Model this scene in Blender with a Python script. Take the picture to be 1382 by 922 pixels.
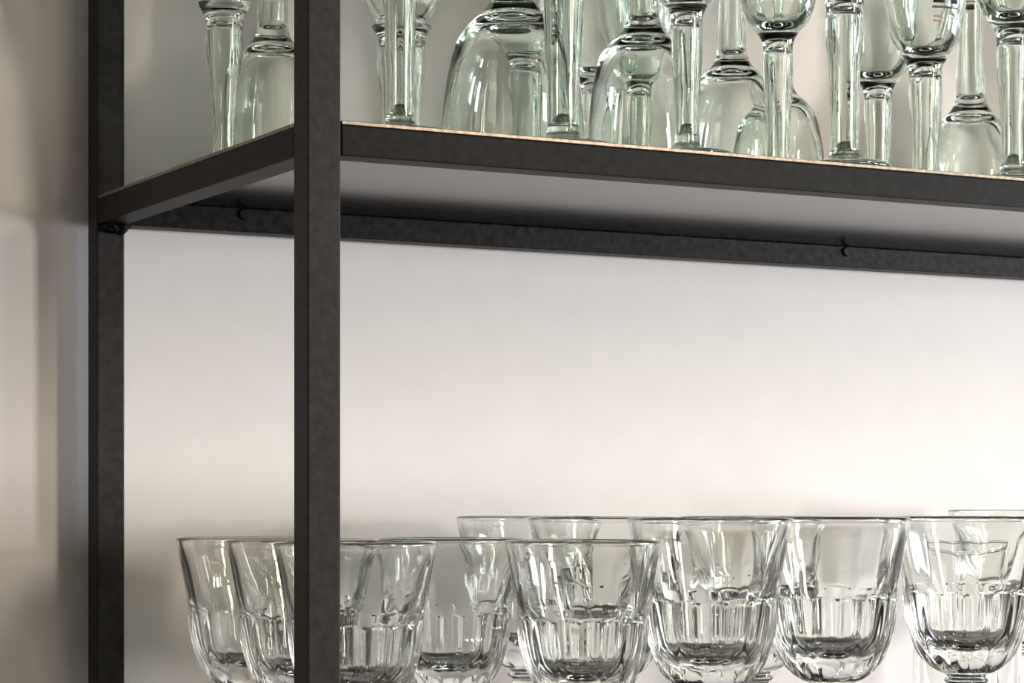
import bpy, bmesh, math, random
import numpy as np
from mathutils import Vector

# ------------------------------------------------------------------ camera, world, lights
for o in list(bpy.data.objects):
    bpy.data.objects.remove(o)
SC = bpy.context.scene
COL = SC.collection
MM = 0.001
FPX, VH, YAW = 3145.996, 678.338, 0.4904308
CX, CY, CZ = -506.2885, -1187.58, -210.35

cam_data = bpy.data.cameras.new('camera')
cam = bpy.data.objects.new('camera', cam_data)
COL.objects.link(cam)
cam.location = (CX*MM, CY*MM, CZ*MM)
cam.rotation_euler = (math.pi/2, 0, -YAW)
cam_data.sensor_width = 36.0
cam_data.lens = FPX/1382*36.0
cam_data.shift_y = (VH-461)/1382
cam_data.clip_start = 0.02
SC.camera = cam

SC.view_settings.view_transform = 'Standard'
SC.view_settings.look = 'None'
SC.view_settings.gamma = 1.0
SC.view_settings.use_curve_mapping = False
SC.view_settings.exposure = -0.12
SC.cycles.max_bounces = 32
SC.cycles.transmission_bounces = 28
SC.cycles.glossy_bounces = 12
SC.cycles.diffuse_bounces = 5
SC.cycles.transparent_max_bounces = 16
SC.cycles.sample_clamp_indirect = 60.0
SC.cycles.blur_glossy = 0.3

world = bpy.data.worlds.new('world')
SC.world = world
world.use_nodes = True
world.node_tree.nodes['Background'].inputs[0].default_value = (1.0, 0.91, 0.80, 1)
world.node_tree.nodes['Background'].inputs[1].default_value = 0.25

def area(name, loc, target, w, h, power, color):
    d = bpy.data.lights.new(name, 'AREA')
    d.shape = 'RECTANGLE'; d.size = w; d.size_y = h
    d.energy = power; d.color = color
    o = bpy.data.objects.new(name, d); COL.objects.link(o)
    o.location = loc
    o.rotation_euler = (Vector(target)-Vector(loc)).to_track_quat('-Z', 'Y').to_euler()
    return o
# warm main window light from the front right, cool daylight from far right, one narrow warm lamp
area('warm_window_light', (2.24, -1.90, -0.17), (0.40, 0.40, -0.14), 0.30, 0.48, 43, (1.0, 0.96, 0.915))
area('cool_daylight', (3.00, -0.90, -0.18), (0.40, 0.40, -0.14), 1.10, 0.50, 66, (0.86, 0.91, 1.0))
area('warm_high_lamp', (1.36, -2.16, 0.46), (0.30, 0.20, 0.05), 0.24, 0.66, 26, (1.0, 0.89, 0.72))
area('soft_high_lamp', (1.85, -2.00, 0.50), (0.30, 0.20, 0.05), 0.50, 0.50, 3, (1.0, 0.92, 0.80))
area('soft_front_fill', (0.80, -2.70, -0.30), (0.30, 0.40, -0.20), 0.80, 0.80, 10, (1.0, 0.87, 0.72))  # added fill for the dark area below the lower rims, no known lamp

# ------------------------------------------------------------------ materials
def principled(name, color, rough=0.5, metal=0.0, noise=None, bump=0.0, scale=200.0, spec=0.5):
    m = bpy.data.materials.new(name); m.use_nodes = True
    nt = m.node_tree; b = nt.nodes['Principled BSDF']
    b.inputs['Roughness'].default_value = rough
    b.inputs['Specular IOR Level'].default_value = spec
    b.inputs['Metallic'].default_value = metal
    b.inputs['Base Color'].default_value = (*color, 1)
    tc = nt.nodes.new('ShaderNodeTexCoord')
    if noise:
        n = nt.nodes.new('ShaderNodeTexNoise'); n.inputs['Scale'].default_value = scale
        n.inputs['Detail'].default_value = 5
        r = nt.nodes.new('ShaderNodeValToRGB')
        r.color_ramp.elements[0].position = 0.35; r.color_ramp.elements[1].position = 0.68
        r.color_ramp.elements[0].color = (*noise[0], 1); r.color_ramp.elements[1].color = (*noise[1], 1)
        nt.links.new(tc.outputs['Object'], n.inputs['Vector'])
        nt.links.new(n.outputs['Fac'], r.inputs['Fac'])
        nt.links.new(r.outputs['Color'], b.inputs['Base Color'])
    if bump:
        n2 = nt.nodes.new('ShaderNodeTexNoise'); n2.inputs['Scale'].default_value = scale*1.7
        n2.inputs['Detail'].default_value = 4
        bp = nt.nodes.new('ShaderNodeBump'); bp.inputs['Strength'].default_value = bump
        bp.inputs['Distance'].default_value = 0.001
        nt.links.new(tc.outputs['Object'], n2.inputs['Vector'])
        nt.links.new(n2.outputs['Fac'], bp.inputs['Height'])
        nt.links.new(bp.outputs['Normal'], b.inputs['Normal'])
    return m

def glass_mat(name, color, ior=1.5, rough=0.0):
    m = bpy.data.materials.new(name); m.use_nodes = True
    nt = m.node_tree
    for n in list(nt.nodes): nt.nodes.remove(n)
    out = nt.nodes.new('ShaderNodeOutputMaterial')
    g = nt.nodes.new('ShaderNodeBsdfGlass')
    g.inputs['Color'].default_value = (*color, 1)
    g.inputs['Roughness'].default_value = rough
    g.inputs['IOR'].default_value = ior
    nt.links.new(g.outputs[0], out.inputs['Surface'])
    return m

M_STEEL = principled('dark_raw_steel', (0.05, 0.047, 0.045), 0.50, 0.1, ((0.018, 0.017, 0.0165), (0.031, 0.029, 0.027)), 0.12, 160, 0.13)
M_BAR = principled('dark_steel_bar', (0.02, 0.02, 0.02), 0.50, 0.1, ((0.0065, 0.0063, 0.0063), (0.0125, 0.012, 0.0118)), 0.12, 160, 0.10)
M_RAIL = principled('mottled_raw_steel', (0.05, 0.05, 0.05), 0.5, 0.25, ((0.002, 0.002, 0.0025), (0.017, 0.0165, 0.017)), 0.25, 170, 0.12)
M_PANEL = principled('dark_sheet_steel', (0.06, 0.057, 0.055), 0.15, 0.0, ((0.008, 0.0075, 0.007), (0.012, 0.011, 0.0105)), 0.02, 60, 0.27)
M_EDGE = principled('bare_cut_steel', (0.55, 0.48, 0.40), 0.35, 0.7, ((0.13, 0.10, 0.08), (0.26, 0.22, 0.18)), 0.1, 260)
M_WALL = principled('painted_plaster', (0.80, 0.775, 0.75), 0.85, 0, ((0.79, 0.762, 0.74), (0.815, 0.785, 0.765)), 0.12, 30)
M_SIDEWALL = principled('dim_painted_wall', (0.09, 0.08, 0.07), 0.85, 0, ((0.08, 0.07, 0.06), (0.10, 0.09, 0.08)), 0.1, 20)
M_FLOOR = principled('wooden_floor', (0.24, 0.17, 0.11), 0.5, 0, ((0.08, 0.055, 0.035), (0.14, 0.10, 0.065)), 0.1, 12)
M_CEIL = principled('ceiling_paint', (0.7, 0.68, 0.64), 0.9, 0, ((0.68, 0.66, 0.62), (0.72, 0.70, 0.66)), 0.05, 20)
M_GREEN = glass_mat('green_tinted_glass', (0.964, 0.985, 0.972), 1.5)
M_CLEAR = glass_mat('clear_pressed_glass', (0.988, 0.993, 0.986), 1.5, 0.02)
M_STK_W = principled('sticker_clear_white', (0.75, 0.75, 0.72), 0.5, 0, ((0.72, 0.72, 0.69), (0.77, 0.77, 0.74)), 0, 80)
M_STK_BROWN = principled('sticker_brown', (0.07, 0.035, 0.03), 0.5, 0, ((0.05, 0.02, 0.02), (0.09, 0.045, 0.04)), 0, 80)
M_STK_BLUE = principled('sticker_blue', (0.02, 0.035, 0.07), 0.5, 0, ((0.015, 0.03, 0.06), (0.03, 0.045, 0.085)), 0, 80)
M_STK_RED = principled('sticker_red_print', (0.35, 0.12, 0.10), 0.5, 0, ((0.3, 0.1, 0.08), (0.4, 0.15, 0.12)), 0, 80)

# ------------------------------------------------------------------ helpers
def link(o, parent=None):
    COL.objects.link(o)
    if parent: o.parent = parent
    return o

def tag(o, label, cat, group=None):
    o['label'] = label; o['category'] = cat
    if group: o['group'] = group
    return o

def empty(name, loc, label, cat, group=None):
    e = bpy.data.objects.new(name, None); e.empty_display_size = 0.03
    e.location = loc
    link(e)
    return tag(e, label, cat, group)

def box(bm, x0, x1, y0, y1, z0, z1, bev=0.0):
    r = bmesh.ops.create_cube(bm, size=1.0)
    vs = r['verts']
    for v in vs:
        v.co = Vector((x0+(v.co.x+.5)*(x1-x0), y0+(v.co.y+.5)*(y1-y0), z0+(v.co.z+.5)*(z1-z0)))*MM
    if bev:
        es = list({e for v in vs for e in v.link_edges})
        bmesh.ops.bevel(bm, geom=es, offset=bev*MM, segments=2, affect='EDGES', profile=0.6)

def mesh_obj(name, bm, mats, parent=None, smooth=False):
    me = bpy.data.meshes.new(name); bm.to_mesh(me); bm.free()
    for m in (mats if isinstance(mats, (list, tuple)) else [mats]): me.materials.append(m)
    if smooth:
        for p in me.polygons: p.use_smooth = True
    return link(bpy.data.objects.new(name, me), parent)

def box_obj(name, dims, mat, parent=None, bev=0.0):
    bm = bmesh.new(); box(bm, *dims, bev)
    return mesh_obj(name, bm, mat, parent)

def structure(name, dims, mat):
    o = box_obj(name, dims, mat); o['kind'] = 'structure'
    return o

def at(u, y):
    """x (mm) where the sight line of image column u meets depth y (mm)."""
    vx, vy = math.sin(YAW), math.cos(YAW); rx, ry = math.cos(YAW), -math.sin(YAW)
    t = (u-691)/FPX
    kx, ky = vx+rx*t, vy+ry*t
    return CX+(y-CY)/ky*kx

# ------------------------------------------------------------------ setting
WY = 404.5      # plane of the back wall
FZ = -1180.0
structure('wall_back', (-1300, 3400, WY, WY+100, FZ, 1500), M_WALL)
structure('wall_left', (-1400, -1300, -3200, WY+100, FZ, 1500), M_SIDEWALL)
structure('wall_right', (3400, 3500, -3200, WY+100, FZ, 1500), M_SIDEWALL)
structure('wall_front', (-1400, 3500, -3300, -3200, FZ, 1500), M_SIDEWALL)
structure('floor', (-1400, 3500, -3200, WY+100, FZ-60, FZ), M_FLOOR)
structure('ceiling', (-1400, 3500, -3200, WY+100, 1500, 1560), M_CEIL)

# ------------------------------------------------------------------ shelving unit
T, D, L, RH = 20.0, 390.5, 2300.0, 17.3
LEVELS = (390.0, 0.0, -388.0, -790.0)  # highest level is out of view, added to shade the upper compartment
TOPZ = 640.0
unit = empty('shelving_unit', (0, 0, FZ*MM),
             'dark raw steel open shelving unit standing against the pale wall, holding all the glasses', 'shelf')
OFF = Vector((0, 0, -FZ*MM))
def part(name, dims, mat, bev=0.0, parent=unit):
    o = box_obj(name, dims, mat, None, bev)
    o.data.transform(__import__('mathutils').Matrix.Translation(OFF))
    o.parent = parent
    return o
for px in (0, L-T):
    for py in (0, D-T):
        part('post', (px, px+T, py, py+T, FZ, TOPZ), M_STEEL, 1.1)
for z in LEVELS:
    part('front_rail', (T+.6, L-T-.6, 0.5, T, z-RH, z), M_BAR, 0.9)
    part('back_rail', (T+.6, L-T-.6, D-T, D-.3, z-RH, z), M_RAIL, 0.9)
    for sx in (0.3, L-T):
        part('side_rail', (sx, sx+T-.3, T+.6, D-T-.6, z-RH, z), M_BAR, 0.9)
    pn = part('shelf_panel', (T+1, L-T-1, 1.2, D-1.5, z+0.05, z+2.1), M_PANEL)
    # side lap of the sheet between the posts, then its bare cut edges
    part('panel_lap', (1.6, T+1, T+1, D-T-1, z+0.05, z+2.1), M_PANEL, 0, unit)
    part('panel_edge', (T+.8, L-T-.8, 0.2, 1.2, z+0.1, z+2.2), M_EDGE, 0.3)
    part('panel_edge', (0.6, 1.6, T+.8, D-T-.8, z+0.1, z+2.2), M_EDGE, 0.3)

def weld(x, y, z, r, seed):
    bm = bmesh.new()
    bmesh.ops.create_icosphere(bm, subdivisions=3, radius=r*MM)
    rnd = random.Random(seed)
    ph = [rnd.uniform(0, 6) for _ in range(6)]
    for v in bm.verts:
        n = v.co.normalized()
        k = 1+.16*math.sin(5*n.x+ph[0])+.14*math.sin(6*n.y+ph[1])+.12*math.sin(7*n.z+ph[2])
        v.co = Vector((n.x*1.2, n.y, n.z*0.8))*r*MM*k+Vector((x, y, z))*MM+OFF
    return mesh_obj('weld_bead', bm, M_RAIL, unit, True)
for z in LEVELS[:3]:
    weld(7, D-T-2.5, z-RH-2.6, 4.4, 1); weld(14.5, D-T-3, z-RH-2.6, 5.2, 2); weld(20, D-T+1, z-RH-1, 3.8, 3)
    # screw fixings that hold the back rail to the sheet
    for sx in (108, 636, 1164):
        bm = bmesh.new()
        c = bmesh.ops.create_cone(bm, cap_ends=True, segments=20, radius1=4.2*MM, radius2=3.2*MM, depth=2.4*MM)
        for v in c['verts']:
            v.co = Vector((v.co.x+sx*MM, -v.co.z+(D-T-1.0)*MM, v.co.y+(z-4.6)*MM))+OFF
        mesh_obj('screw_head', bm, M_RAIL, unit)

# ------------------------------------------------------------------ glass lathe
def catmull(pts, n):
    """dense centripetal-ish spline through (r, z) points, clamped at the ends."""
    P = [np.array(p, float) for p in pts]
    P = [2*P[0]-P[1]]+P+[2*P[-1]-P[-2]]
    out = []
    for i in range(1, len(P)-2):
        p0, p1, p2, p3 = P[i-1], P[i], P[i+1], P[i+2]
        for k in range(n):
            t = k/n
            out.append(.5*((2*p1)+(-p0+p2)*t+(2*p0-5*p1+4*p2-p3)*t*t+(-p0+3*p1-3*p2+p3)*t**3))
    out.append(P[-2])
    a = np.array(out); a[:, 0] = np.maximum(a[:, 0], 0)
    return a

def revolve(rings, nseg, mod=None):
    """rings: list of (r, z) in mm -> verts grid (n, nseg, 3) in metres."""
    th = np.arange(nseg)*2*math.pi/nseg
    G = np.zeros((len(rings), nseg, 3))
    for i, (r, z) in enumerate(rings):
        rr, zz = np.full(nseg, r), np.full(nseg, z)
        if mod: rr, zz = mod(i, r, z, th)
        G[i, :, 0] = rr*np.cos(th); G[i, :, 1] = rr*np.sin(th); G[i, :, 2] = zz
    return G*MM

def grid_normals(G):
    n, m, _ = G.shape
    d_th = np.roll(G, -1, 1)-np.roll(G, 1, 1)
    d_i = np.gradient(G, axis=0)
    N = np.cross(d_i, d_th)
    l = np.linalg.norm(N, axis=2, keepdims=True)
    N = N/np.maximum(l, 1e-14)
    for i in range(n):                      # poles
        if np.abs(G[i, :, :2]).max() < 1e-7:
            j = i+1 if i+1 < n else i-1
            s = np.sign(N[j, :, 2].mean()) or 1
            N[i] = (0, 0, s)
    return N

def grid_mesh(name, pieces, mat):
    """pieces: list of (G, N) patches; poles become triangle fans."""
    verts, norms, faces = [], [], []
    for G, N in pieces:
        n, m, _ = G.shape
        base = []
        for i in range(n):
            if np.abs(G[i, :, :2]).max() < 1e-7:
                base.append((len(verts), 1)); verts.append(tuple(G[i, 0])); norms.append(tuple(N[i, 0]))
            else:
                base.append((len(verts), m))
                verts += [tuple(p) for p in G[i]]; norms += [tuple(p) for p in N[i]]
        for i in range(n-1):
            (a, ca), (b, cb) = base[i], base[i+1]
            for j in range(m):
                k = (j+1) % m
                if ca == 1 and cb == 1: continue
                if ca == 1: faces.append((a, b+j, b+k))
                elif cb == 1: faces.append((a+j, b, a+k))
                else: faces.append((a+j, b+j, b+k, a+k))
    me = bpy.data.meshes.new(name)
    me.from_pydata(verts, [], faces)
    me.materials.append(mat)
    for p in me.polygons: p.use_smooth = True
    me.normals_split_custom_set_from_vertices(norms)
    me.update()
    return me

# ------------------------------------------------------------------ tall green goblets of the upper shelf
def goblet_meshes(rs, hs, seed, bowl=1.0, tap=0.92):
    """rs: stem radius, hs: height where stem meets bowl (mm). Foot at z = 0."""
    rnd = random.Random(seed)
    w = [rnd.uniform(-.5, .5) for _ in range(6)]
    B = bowl
    b0 = hs+12                                           # bottom of the hollow of the bowl
    top = hs+112
    W = 1.9; E = 1+(B-1)*2.2
    n1 = min(hs-5, b0-11*E-5); n2 = min(hs-20, n1-9)
    inner = [(0, b0), (4*B, b0+.4), (8.5*B, b0+1.7), (13*B, b0+4.2), (17*B, b0+8.5), (20*B, b0+14.5), (22.4*B, b0+22), (24.3*B, b0+30.5),
             (26.0*B, b0+42), (27.4*B, b0+56), (28.4*B, b0+74), (29.0*B, b0+88), (29.0*B, top-1.2)]
    rim = [(29.0*B+.4, top-.2), (29.0*B+1.0, top), (29.0*B+1.7, top-.4)]
    outer = [(29.2*B+W, top-2), (29.2*B+W, top-12), (28.6*B+W, top-27), (27.7*B+W, b0+54), (26.6*B+W*1.1, b0+40), (25.2*B+W*1.2, b0+29), (23.5*B+W*1.4, b0+19.5),
             (21.2*B+W*1.6, b0+11), (18.6*B+W*1.4, b0+4.5), (15.6*B+W, b0-.5), (rs*1.21+3.6*B, b0-4*E), (rs*1.2+1.6, b0-7.2*E), (rs*1.18+.4, b0-11*E)]
    stem = [(rs*1.16, n1), (rs*(.80+.32*tap)+rs*.1+w[0]*.5, n2), (rs*(.60+.48*tap)+w[1]*.5, hs-38), (rs*(.32+.66*tap)+w[2]*.4, hs*.42), (rs*tap, 30), (rs*tap, 20)]
    rb = rs*tap
    foot = [(rb*1.0, 14), (rb*1.03+.3, 10.5), (rb+2.4, 8.6), (rb+7, 7.2), (24, 5.8), (29.4, 4.4), (30.4, 2.6), (29.4, .25)]
    under = [(26, 0), (18, 1.2), (9, 2.4), (0, 2.8)]
    pts = inner+rim+outer+stem+foot+under
    n = 5
    A = catmull(pts, n)
    i_stem = (len(inner)+len(rim)+len(outer)-1)*n
    i_foot = (len(inner)+len(rim)+len(outer)+len(stem)-1)*n
    lob = w[3]
    def mod(i, r, z, th):
        k = 1+.012*math.sin(z*.06+w[4]*6)*np.cos(2*th+w[5]*6)
        return r*k, np.full_like(th, z)
    G = revolve(A, 56, mod); N = grid_normals(G)
    # the blown hollow inside the stem (closed, facing inwards)
    ri = rs-2.4; ra = rb-2.2; c0 = 18+w[3]*5
    cav = [(0, c0+4), (ra*.4, c0+3.5), (ra*.72, c0+1.6), (ra*.92, c0-2.2), (ra*.985, c0-3.2), (ra*1.01, c0-1), (ra*1.0, c0+6), (ra*1.0+w[0]*.3, 38), (ra*.5+ri*.5+w[1]*.5, hs*.55), (ri*.98, hs-30),
           (ri*1.04, hs-14), (ri*1.02, hs-6), (ri*.66, hs-2.2), (0, hs-1.0)]
    C = revolve(catmull(cav, 5), 40, mod); CN = grid_normals(C)
    return (grid_mesh('bowl', [(G[:i_stem+1], N[:i_stem+1])], M_GREEN),
            grid_mesh('stem', [(G[i_stem:i_foot+1], N[i_stem:i_foot+1]), (C, CN)], M_GREEN),
            grid_mesh('foot', [(G[i_foot:], N[i_foot:])], M_GREEN), top)

SHELF_Z = 2.25
def goblet(u, y, rs, hs, label, seed, inverted=False, bowl=1.0, rot=0.0, tap=0.92):
    b, s, f, top = goblet_meshes(rs, hs, seed, bowl, tap)
    x = at(u, y)
    e = empty('wine_goblet', (x*MM, y*MM, SHELF_Z*MM), label, 'glass',
              'greenish stemmed goblets on the upper shelf')
    for nm, me in (('bowl', b), ('stem', s), ('foot', f)):
        if inverted:
            for v in me.vertices: pass
            o = bpy.data.objects.new(nm, me)
            o.rotation_euler = (math.pi, 0, rot); o.location = (0, 0, top*MM)
        else:
            o = bpy.data.objects.new(nm, me); o.rotation_euler = (0, 0, rot)
        link(o, e)
    return e, top

UP = [
 (303, 258, 10.7, 106, 'upright green-tinted goblet with tapering stem, nearest the left end of the upper shelf'),
 (540, 52, 9.0, 112, 'upright green-tinted goblet at the front edge just right of the front post'),
 (542, 262, 14.0, 106, 'thick-stemmed upright goblet standing behind the first goblet right of the front post'),
 (760, 48, 10.8, 108, 'upright goblet at the front edge, its stem overlapping the largest upside-down glass'),
 (927, 45, 8.3, 90, 'upright goblet at the front edge between the second and third upside-down glasses'),
 (1140, 36, 10.2, 108, 'upright goblet at the front edge whose round foot shows above the rail'),
 (1368, 36, 9.5, 101, 'upright goblet at the front edge, rightmost in the picture'),
 (1050, 128, 8.7, 99, 'upright goblet with rounded bowl standing left of the goblet with the visible foot'),
 (1249, 140, 10.0, 96, 'upright goblet with a small printed sticker on its bowl'),
 (862, 257, 9.0, 93, 'upright goblet standing in back of the second large upside-down glass'),
 (803, 350, 9.0, 104, 'upright goblet at the back between two upside-down glasses, only bowl bottom showing'),
 (1185, 240, 9.0, 98, 'upright goblet in the back left of the goblet with the sticker'),
 (713, 248, 11.5, 106, 'upright goblet seen through the largest upside-down glass'),
]
INV = [
 (368, 315, 9.0, 96, 1.18, 'upside-down goblet partly hidden by the front post, leftmost of the inverted glasses'),
 (692, 150, 10.0, 96, 1.55, 'largest upside-down green goblet, its dome left of a front goblet stem'),
 (868, 170, 9.0, 100, 1.28, 'upside-down goblet, second dome right of the front post'),
 (988, 241, 9.0, 96, 1.25, 'upside-down goblet, third dome right of the front post'),
 (1310, 310, 10.0, 96, 1.25, 'upside-down goblet at the back right of the goblet with the sticker'),
 (1050, 322, 9.0, 96, 1.25, 'upside-down goblet at the back, behind the round-bowled goblet'),
]
sticker_host = None
for k, (u, y, rs, hs, lab) in enumerate(UP):
    e, top = goblet(u, y, rs, hs, lab, 10+k, rot=.7*k, tap=.68 if u == 303 else .92)
    if u == 1249: sticker_host = (e, hs)
for k, (u, y, rs, hs, B, lab) in enumerate(INV):
    goblet(u, y, rs, hs, lab, 40+k, True, B, rot=.9*k)

# row continues out of view: unseen goblets added to shade the upper wall
more = [goblet_meshes(9.5, 100, 71, 1.0), goblet_meshes(9.0, 98, 72, 1.28)]
for r_, yy in enumerate((60, 165, 290)):
    for c_ in range(6):
        inv = (r_+c_) % 2
        b, s_, f, top = more[inv]
        e = empty('wine_goblet', ((810+118*c_+38*r_)*MM, yy*MM, SHELF_Z*MM), 'unseen green-tinted goblet added farther along the upper shelf, beyond the right edge of the picture', 'glass', 'goblets beyond the right edge')
        for nm, me in (('bowl', b), ('stem', s_), ('foot', f)):
            o = bpy.data.objects.new(nm, me)
            if inv: o.rotation_euler = (math.pi, 0, 0); o.location = (0, 0, top*MM)
            link(o, e)

# the small printed sticker, curved to the bowl (print too small to read: fine strokes)
def bowl_r(zb):
    zz = [12, 16.5, 23, 31.5, 41, 52, 66, 85]; rr = [16.6+.9, 18.6+2.7, 21.2+3.0, 23.5+2.7, 25.2+2.3, 26.6+2.1, 27.7+1.9, 28.6+1.9]
    return float(np.interp(zb, zz, rr))
def sticker(host, hs):
    bm = bmesh.new()
    a0 = math.atan2(CY-140, CX-at(1249, 140))
    def patch(a, b, z0, z1, mi, lift):
        n = 5; grid = []
        for i in range(n+1):
            row = []
            for j in range(3):
                t = a0+math.radians(a+(b-a)*i/n); zb = z0+(z1-z0)*j/2
                r = bowl_r(zb)+lift
                row.append(bm.verts.new((r*math.cos(t)*MM, r*math.sin(t)*MM, (hs+zb)*MM)))
            grid.append(row)
        for i in range(n):
            for j in range(2):
                f = bm.faces.new((grid[i][j], grid[i+1][j], grid[i+1][j+1], grid[i][j+1])); f.material_index = mi
    patch(11, 28, 42, 58, 1, .9); patch(30, 36, 42, 58, 0, .9); patch(38, 51, 42, 58, 2, .9)
    rnd = random.Random(5)
    a = 10
    while a < 50:
        wd = rnd.uniform(1.6, 3.0); patch(a, a+wd, 38.4, 40.0, 1, .9); a += wd+.7
    for z0 in (32.3, 29.2):
        a = 12
        while a < 46:
            wd = rnd.uniform(1.2, 3.2); patch(a, a+wd, z0, z0+1.0, 3 if a < 22 else 0, 1.0); a += wd+rnd.uniform(.6, 1.6)
    o = mesh_obj('sticker', bm, [M_STK_W, M_STK_BROWN, M_STK_BLUE, M_STK_RED], host, True)
    md = o.modifiers.new('thickness', 'SOLIDIFY'); md.thickness = 0.00015
    o['label'] = 'small printed sticker'
sticker(*sticker_host)

# ------------------------------------------------------------------ pressed goblets of the lower shelf
LOWZ = LEVELS[2]+SHELF_Z
NF = 16
def pressed_meshes(R, H):
    """rim radius R, total height H (mm); foot at z = 0."""
    n = 5
    o_up = [(1.015, -.035), (1.004, -.095), (.965, -.28), (.925, -.50), (.885, -.72), (.857, -.90)]
    o_low = [(.846, -.99), (.847, -1.06), (.840, -1.14), (.815, -1.34), (.765, -1.54), (.700, -1.74), (.615, -1.90), (.50, -2.02), (.385, -2.095), (.300, -2.125)]
    inn = [(0, -1.77), (.10, -1.768), (.22, -1.755), (.36, -1.72), (.47, -1.65), (.545, -1.55), (.60, -1.38), (.66, -1.16), (.725, -.92), (.79, -.66), (.855, -.40), (.912, -.18), (.934, -.075)]
    rim = [(.942, -.028), (.960, -.006), (.982, 0), (1.004, -.008)]
    hb = H-2.17*R                                       # height left under the bowl
    def z(a): return H+a*R
    pts = [(r*R, z(a)) for r, a in inn+rim+o_up+o_low]
    s0 = z(-2.14)
    stem = [(.268*R, s0-.4), (.262*R, s0-1.6), (.292*R, s0-3.0), (.300*R, s0-4.4), (.270*R, s0-5.8), (.235*R, s0-8), (.215*R, hb*.62), (.215*R, hb*.42), (.235*R, hb*.27)]
    foot = [(.29*R, 8.0), (.42*R, 6.0), (.62*R, 4.6), (.74*R, 3.6), (.765*R, 2.4), (.765*R, 1.2), (.745*R, .2)]
    under = [(.66*R, 0), (.4*R, 1.4), (.18*R, 2.2), (0, 2.4)]
    A = catmull(pts+stem+foot+under, n)
    i_out = (len(inn)+len(rim)-1)*n
    i_stem = (len(pts)-1)*n
    i_foot = (len(pts)+len(stem)-1)*n
    def mod(i, r, zz, th):
        zv = np.full_like(th, zz)
        if i_out <= i < i_stem:
            a = (zz-H)/R
            c = np.abs(np.sin(NF*th/2))                   # 0 at the ridges between flutes, 1 in their middles
            if a > -1.03:                                 # upper wall: soft broad panels fading towards the rim
                k = .004*min(1, max(0, (-a-.08)/.6))
                r2 = r*(1+k*(np.abs(np.cos(NF*th/2))**.7-.6))
                w = max(0, min(1, (-a-.72)/.3))
                return r2, zv+.035*R*w*(c**1.2-.3)
            fade = max(0, min(1, (a+2.10)/.25))
            k = .036*fade
            r2 = r*(1-k*(c**.8-.45))
            w = max(0, min(1, (a+1.32)/.29))
            return r2, zv+.035*R*w*(c**1.2-.3)
        return np.full_like(th, r), zv
    G = revolve(A, NF*10, mod); N = grid_normals(G)
    return (grid_mesh('bowl', [(G[:i_stem+1], N[:i_stem+1])], M_CLEAR),
            grid_mesh('stem', [(G[i_stem:i_foot+1], N[i_stem:i_foot+1])], M_CLEAR),
            grid_mesh('foot', [(G[i_foot:], N[i_foot:])], M_CLEAR))

SMALL = pressed_meshes(48, 152)
LARGE = pressed_meshes(52, 165.5)
TALL = pressed_meshes(52, 169.5)
def pressed(u, y, kind, rot, label, group):
    x = at(u, y)
    e = empty('pressed_goblet', (x*MM, y*MM, LOWZ*MM), label, 'glass', group)
    for nm, me in zip(('bowl', 'stem', 'foot'), kind):
        o = bpy.data.objects.new(nm, me); o.rotation_euler = (0, 0, rot); link(o, e)
GS, GL = 'shorter clear pressed goblets on the lower shelf', 'taller clear pressed goblets on the lower shelf'
pressed(480, 80, SMALL, .1, 'clear pressed goblet right behind the front post, front of the left column', GS)
pressed(409, 179, SMALL, .3, 'clear pressed goblet, second from the left on the lower shelf', GS)
pressed(336, 280, SMALL, .0, 'clear pressed goblet farthest left on the lower shelf', GS)
pressed(787, 66, SMALL, .2, 'shorter clear goblet standing foremost in the middle of the lower shelf', GS)
pressed(607, 182, SMALL, .15, 'shorter clear goblet between the front post and the foremost middle goblet', GS)
pressed(958, 76, LARGE, .05, 'taller clear goblet directly right of the shorter foremost middle goblet', GL)
pressed(1122, 92, LARGE, .25, 'taller clear goblet, second from the right in the front row', GL)
pressed(1304, 112, LARGE, .12, 'taller clear goblet at the right end of the front row', GL)
pressed(714, 302, LARGE, .2, 'taller clear goblet at the back whose rim starts farthest left among taller goblets', GL)
pressed(817, 190, LARGE, .3, 'taller clear goblet hidden behind the shorter foremost middle goblet', GL)
pressed(1014, 206, LARGE, .0, 'taller clear goblet at the back seen between two front-row goblets', GL)
pressed(1368, 300, TALL, .1, 'clear goblet at the back right corner with the highest rim', GL)

def tumbler(u, y, R, H, label):
    pts = [(0, 9), (R*.5, 9.2), (R*.82, 10.5), (R*.915, 15), (R*.935, 40), (R*.945, 80), (R*.955, H-2), (R*.96, H-.5), (R*.98, H), (R*.998, H-.5),
           (R, H-3), (R*.995, 80), (R*.985, 40), (R*.975, 12), (R*.95, 4), (R*.9, .4), (R*.8, 0), (R*.4, 1), (0, 1.4)]
    G = revolve(catmull(pts, 5), 72); N = grid_normals(G)
    o = bpy.data.objects.new('tumbler', grid_mesh('tumbler', [(G, N)], M_CLEAR))
    o.location = (at(u, y)*MM, y*MM, LOWZ*MM)
    link(o)
    tag(o, label, 'glass')
tumbler(1305, 238, 42, 128, 'straight-sided clear tumbler standing behind the right end front-row goblet')
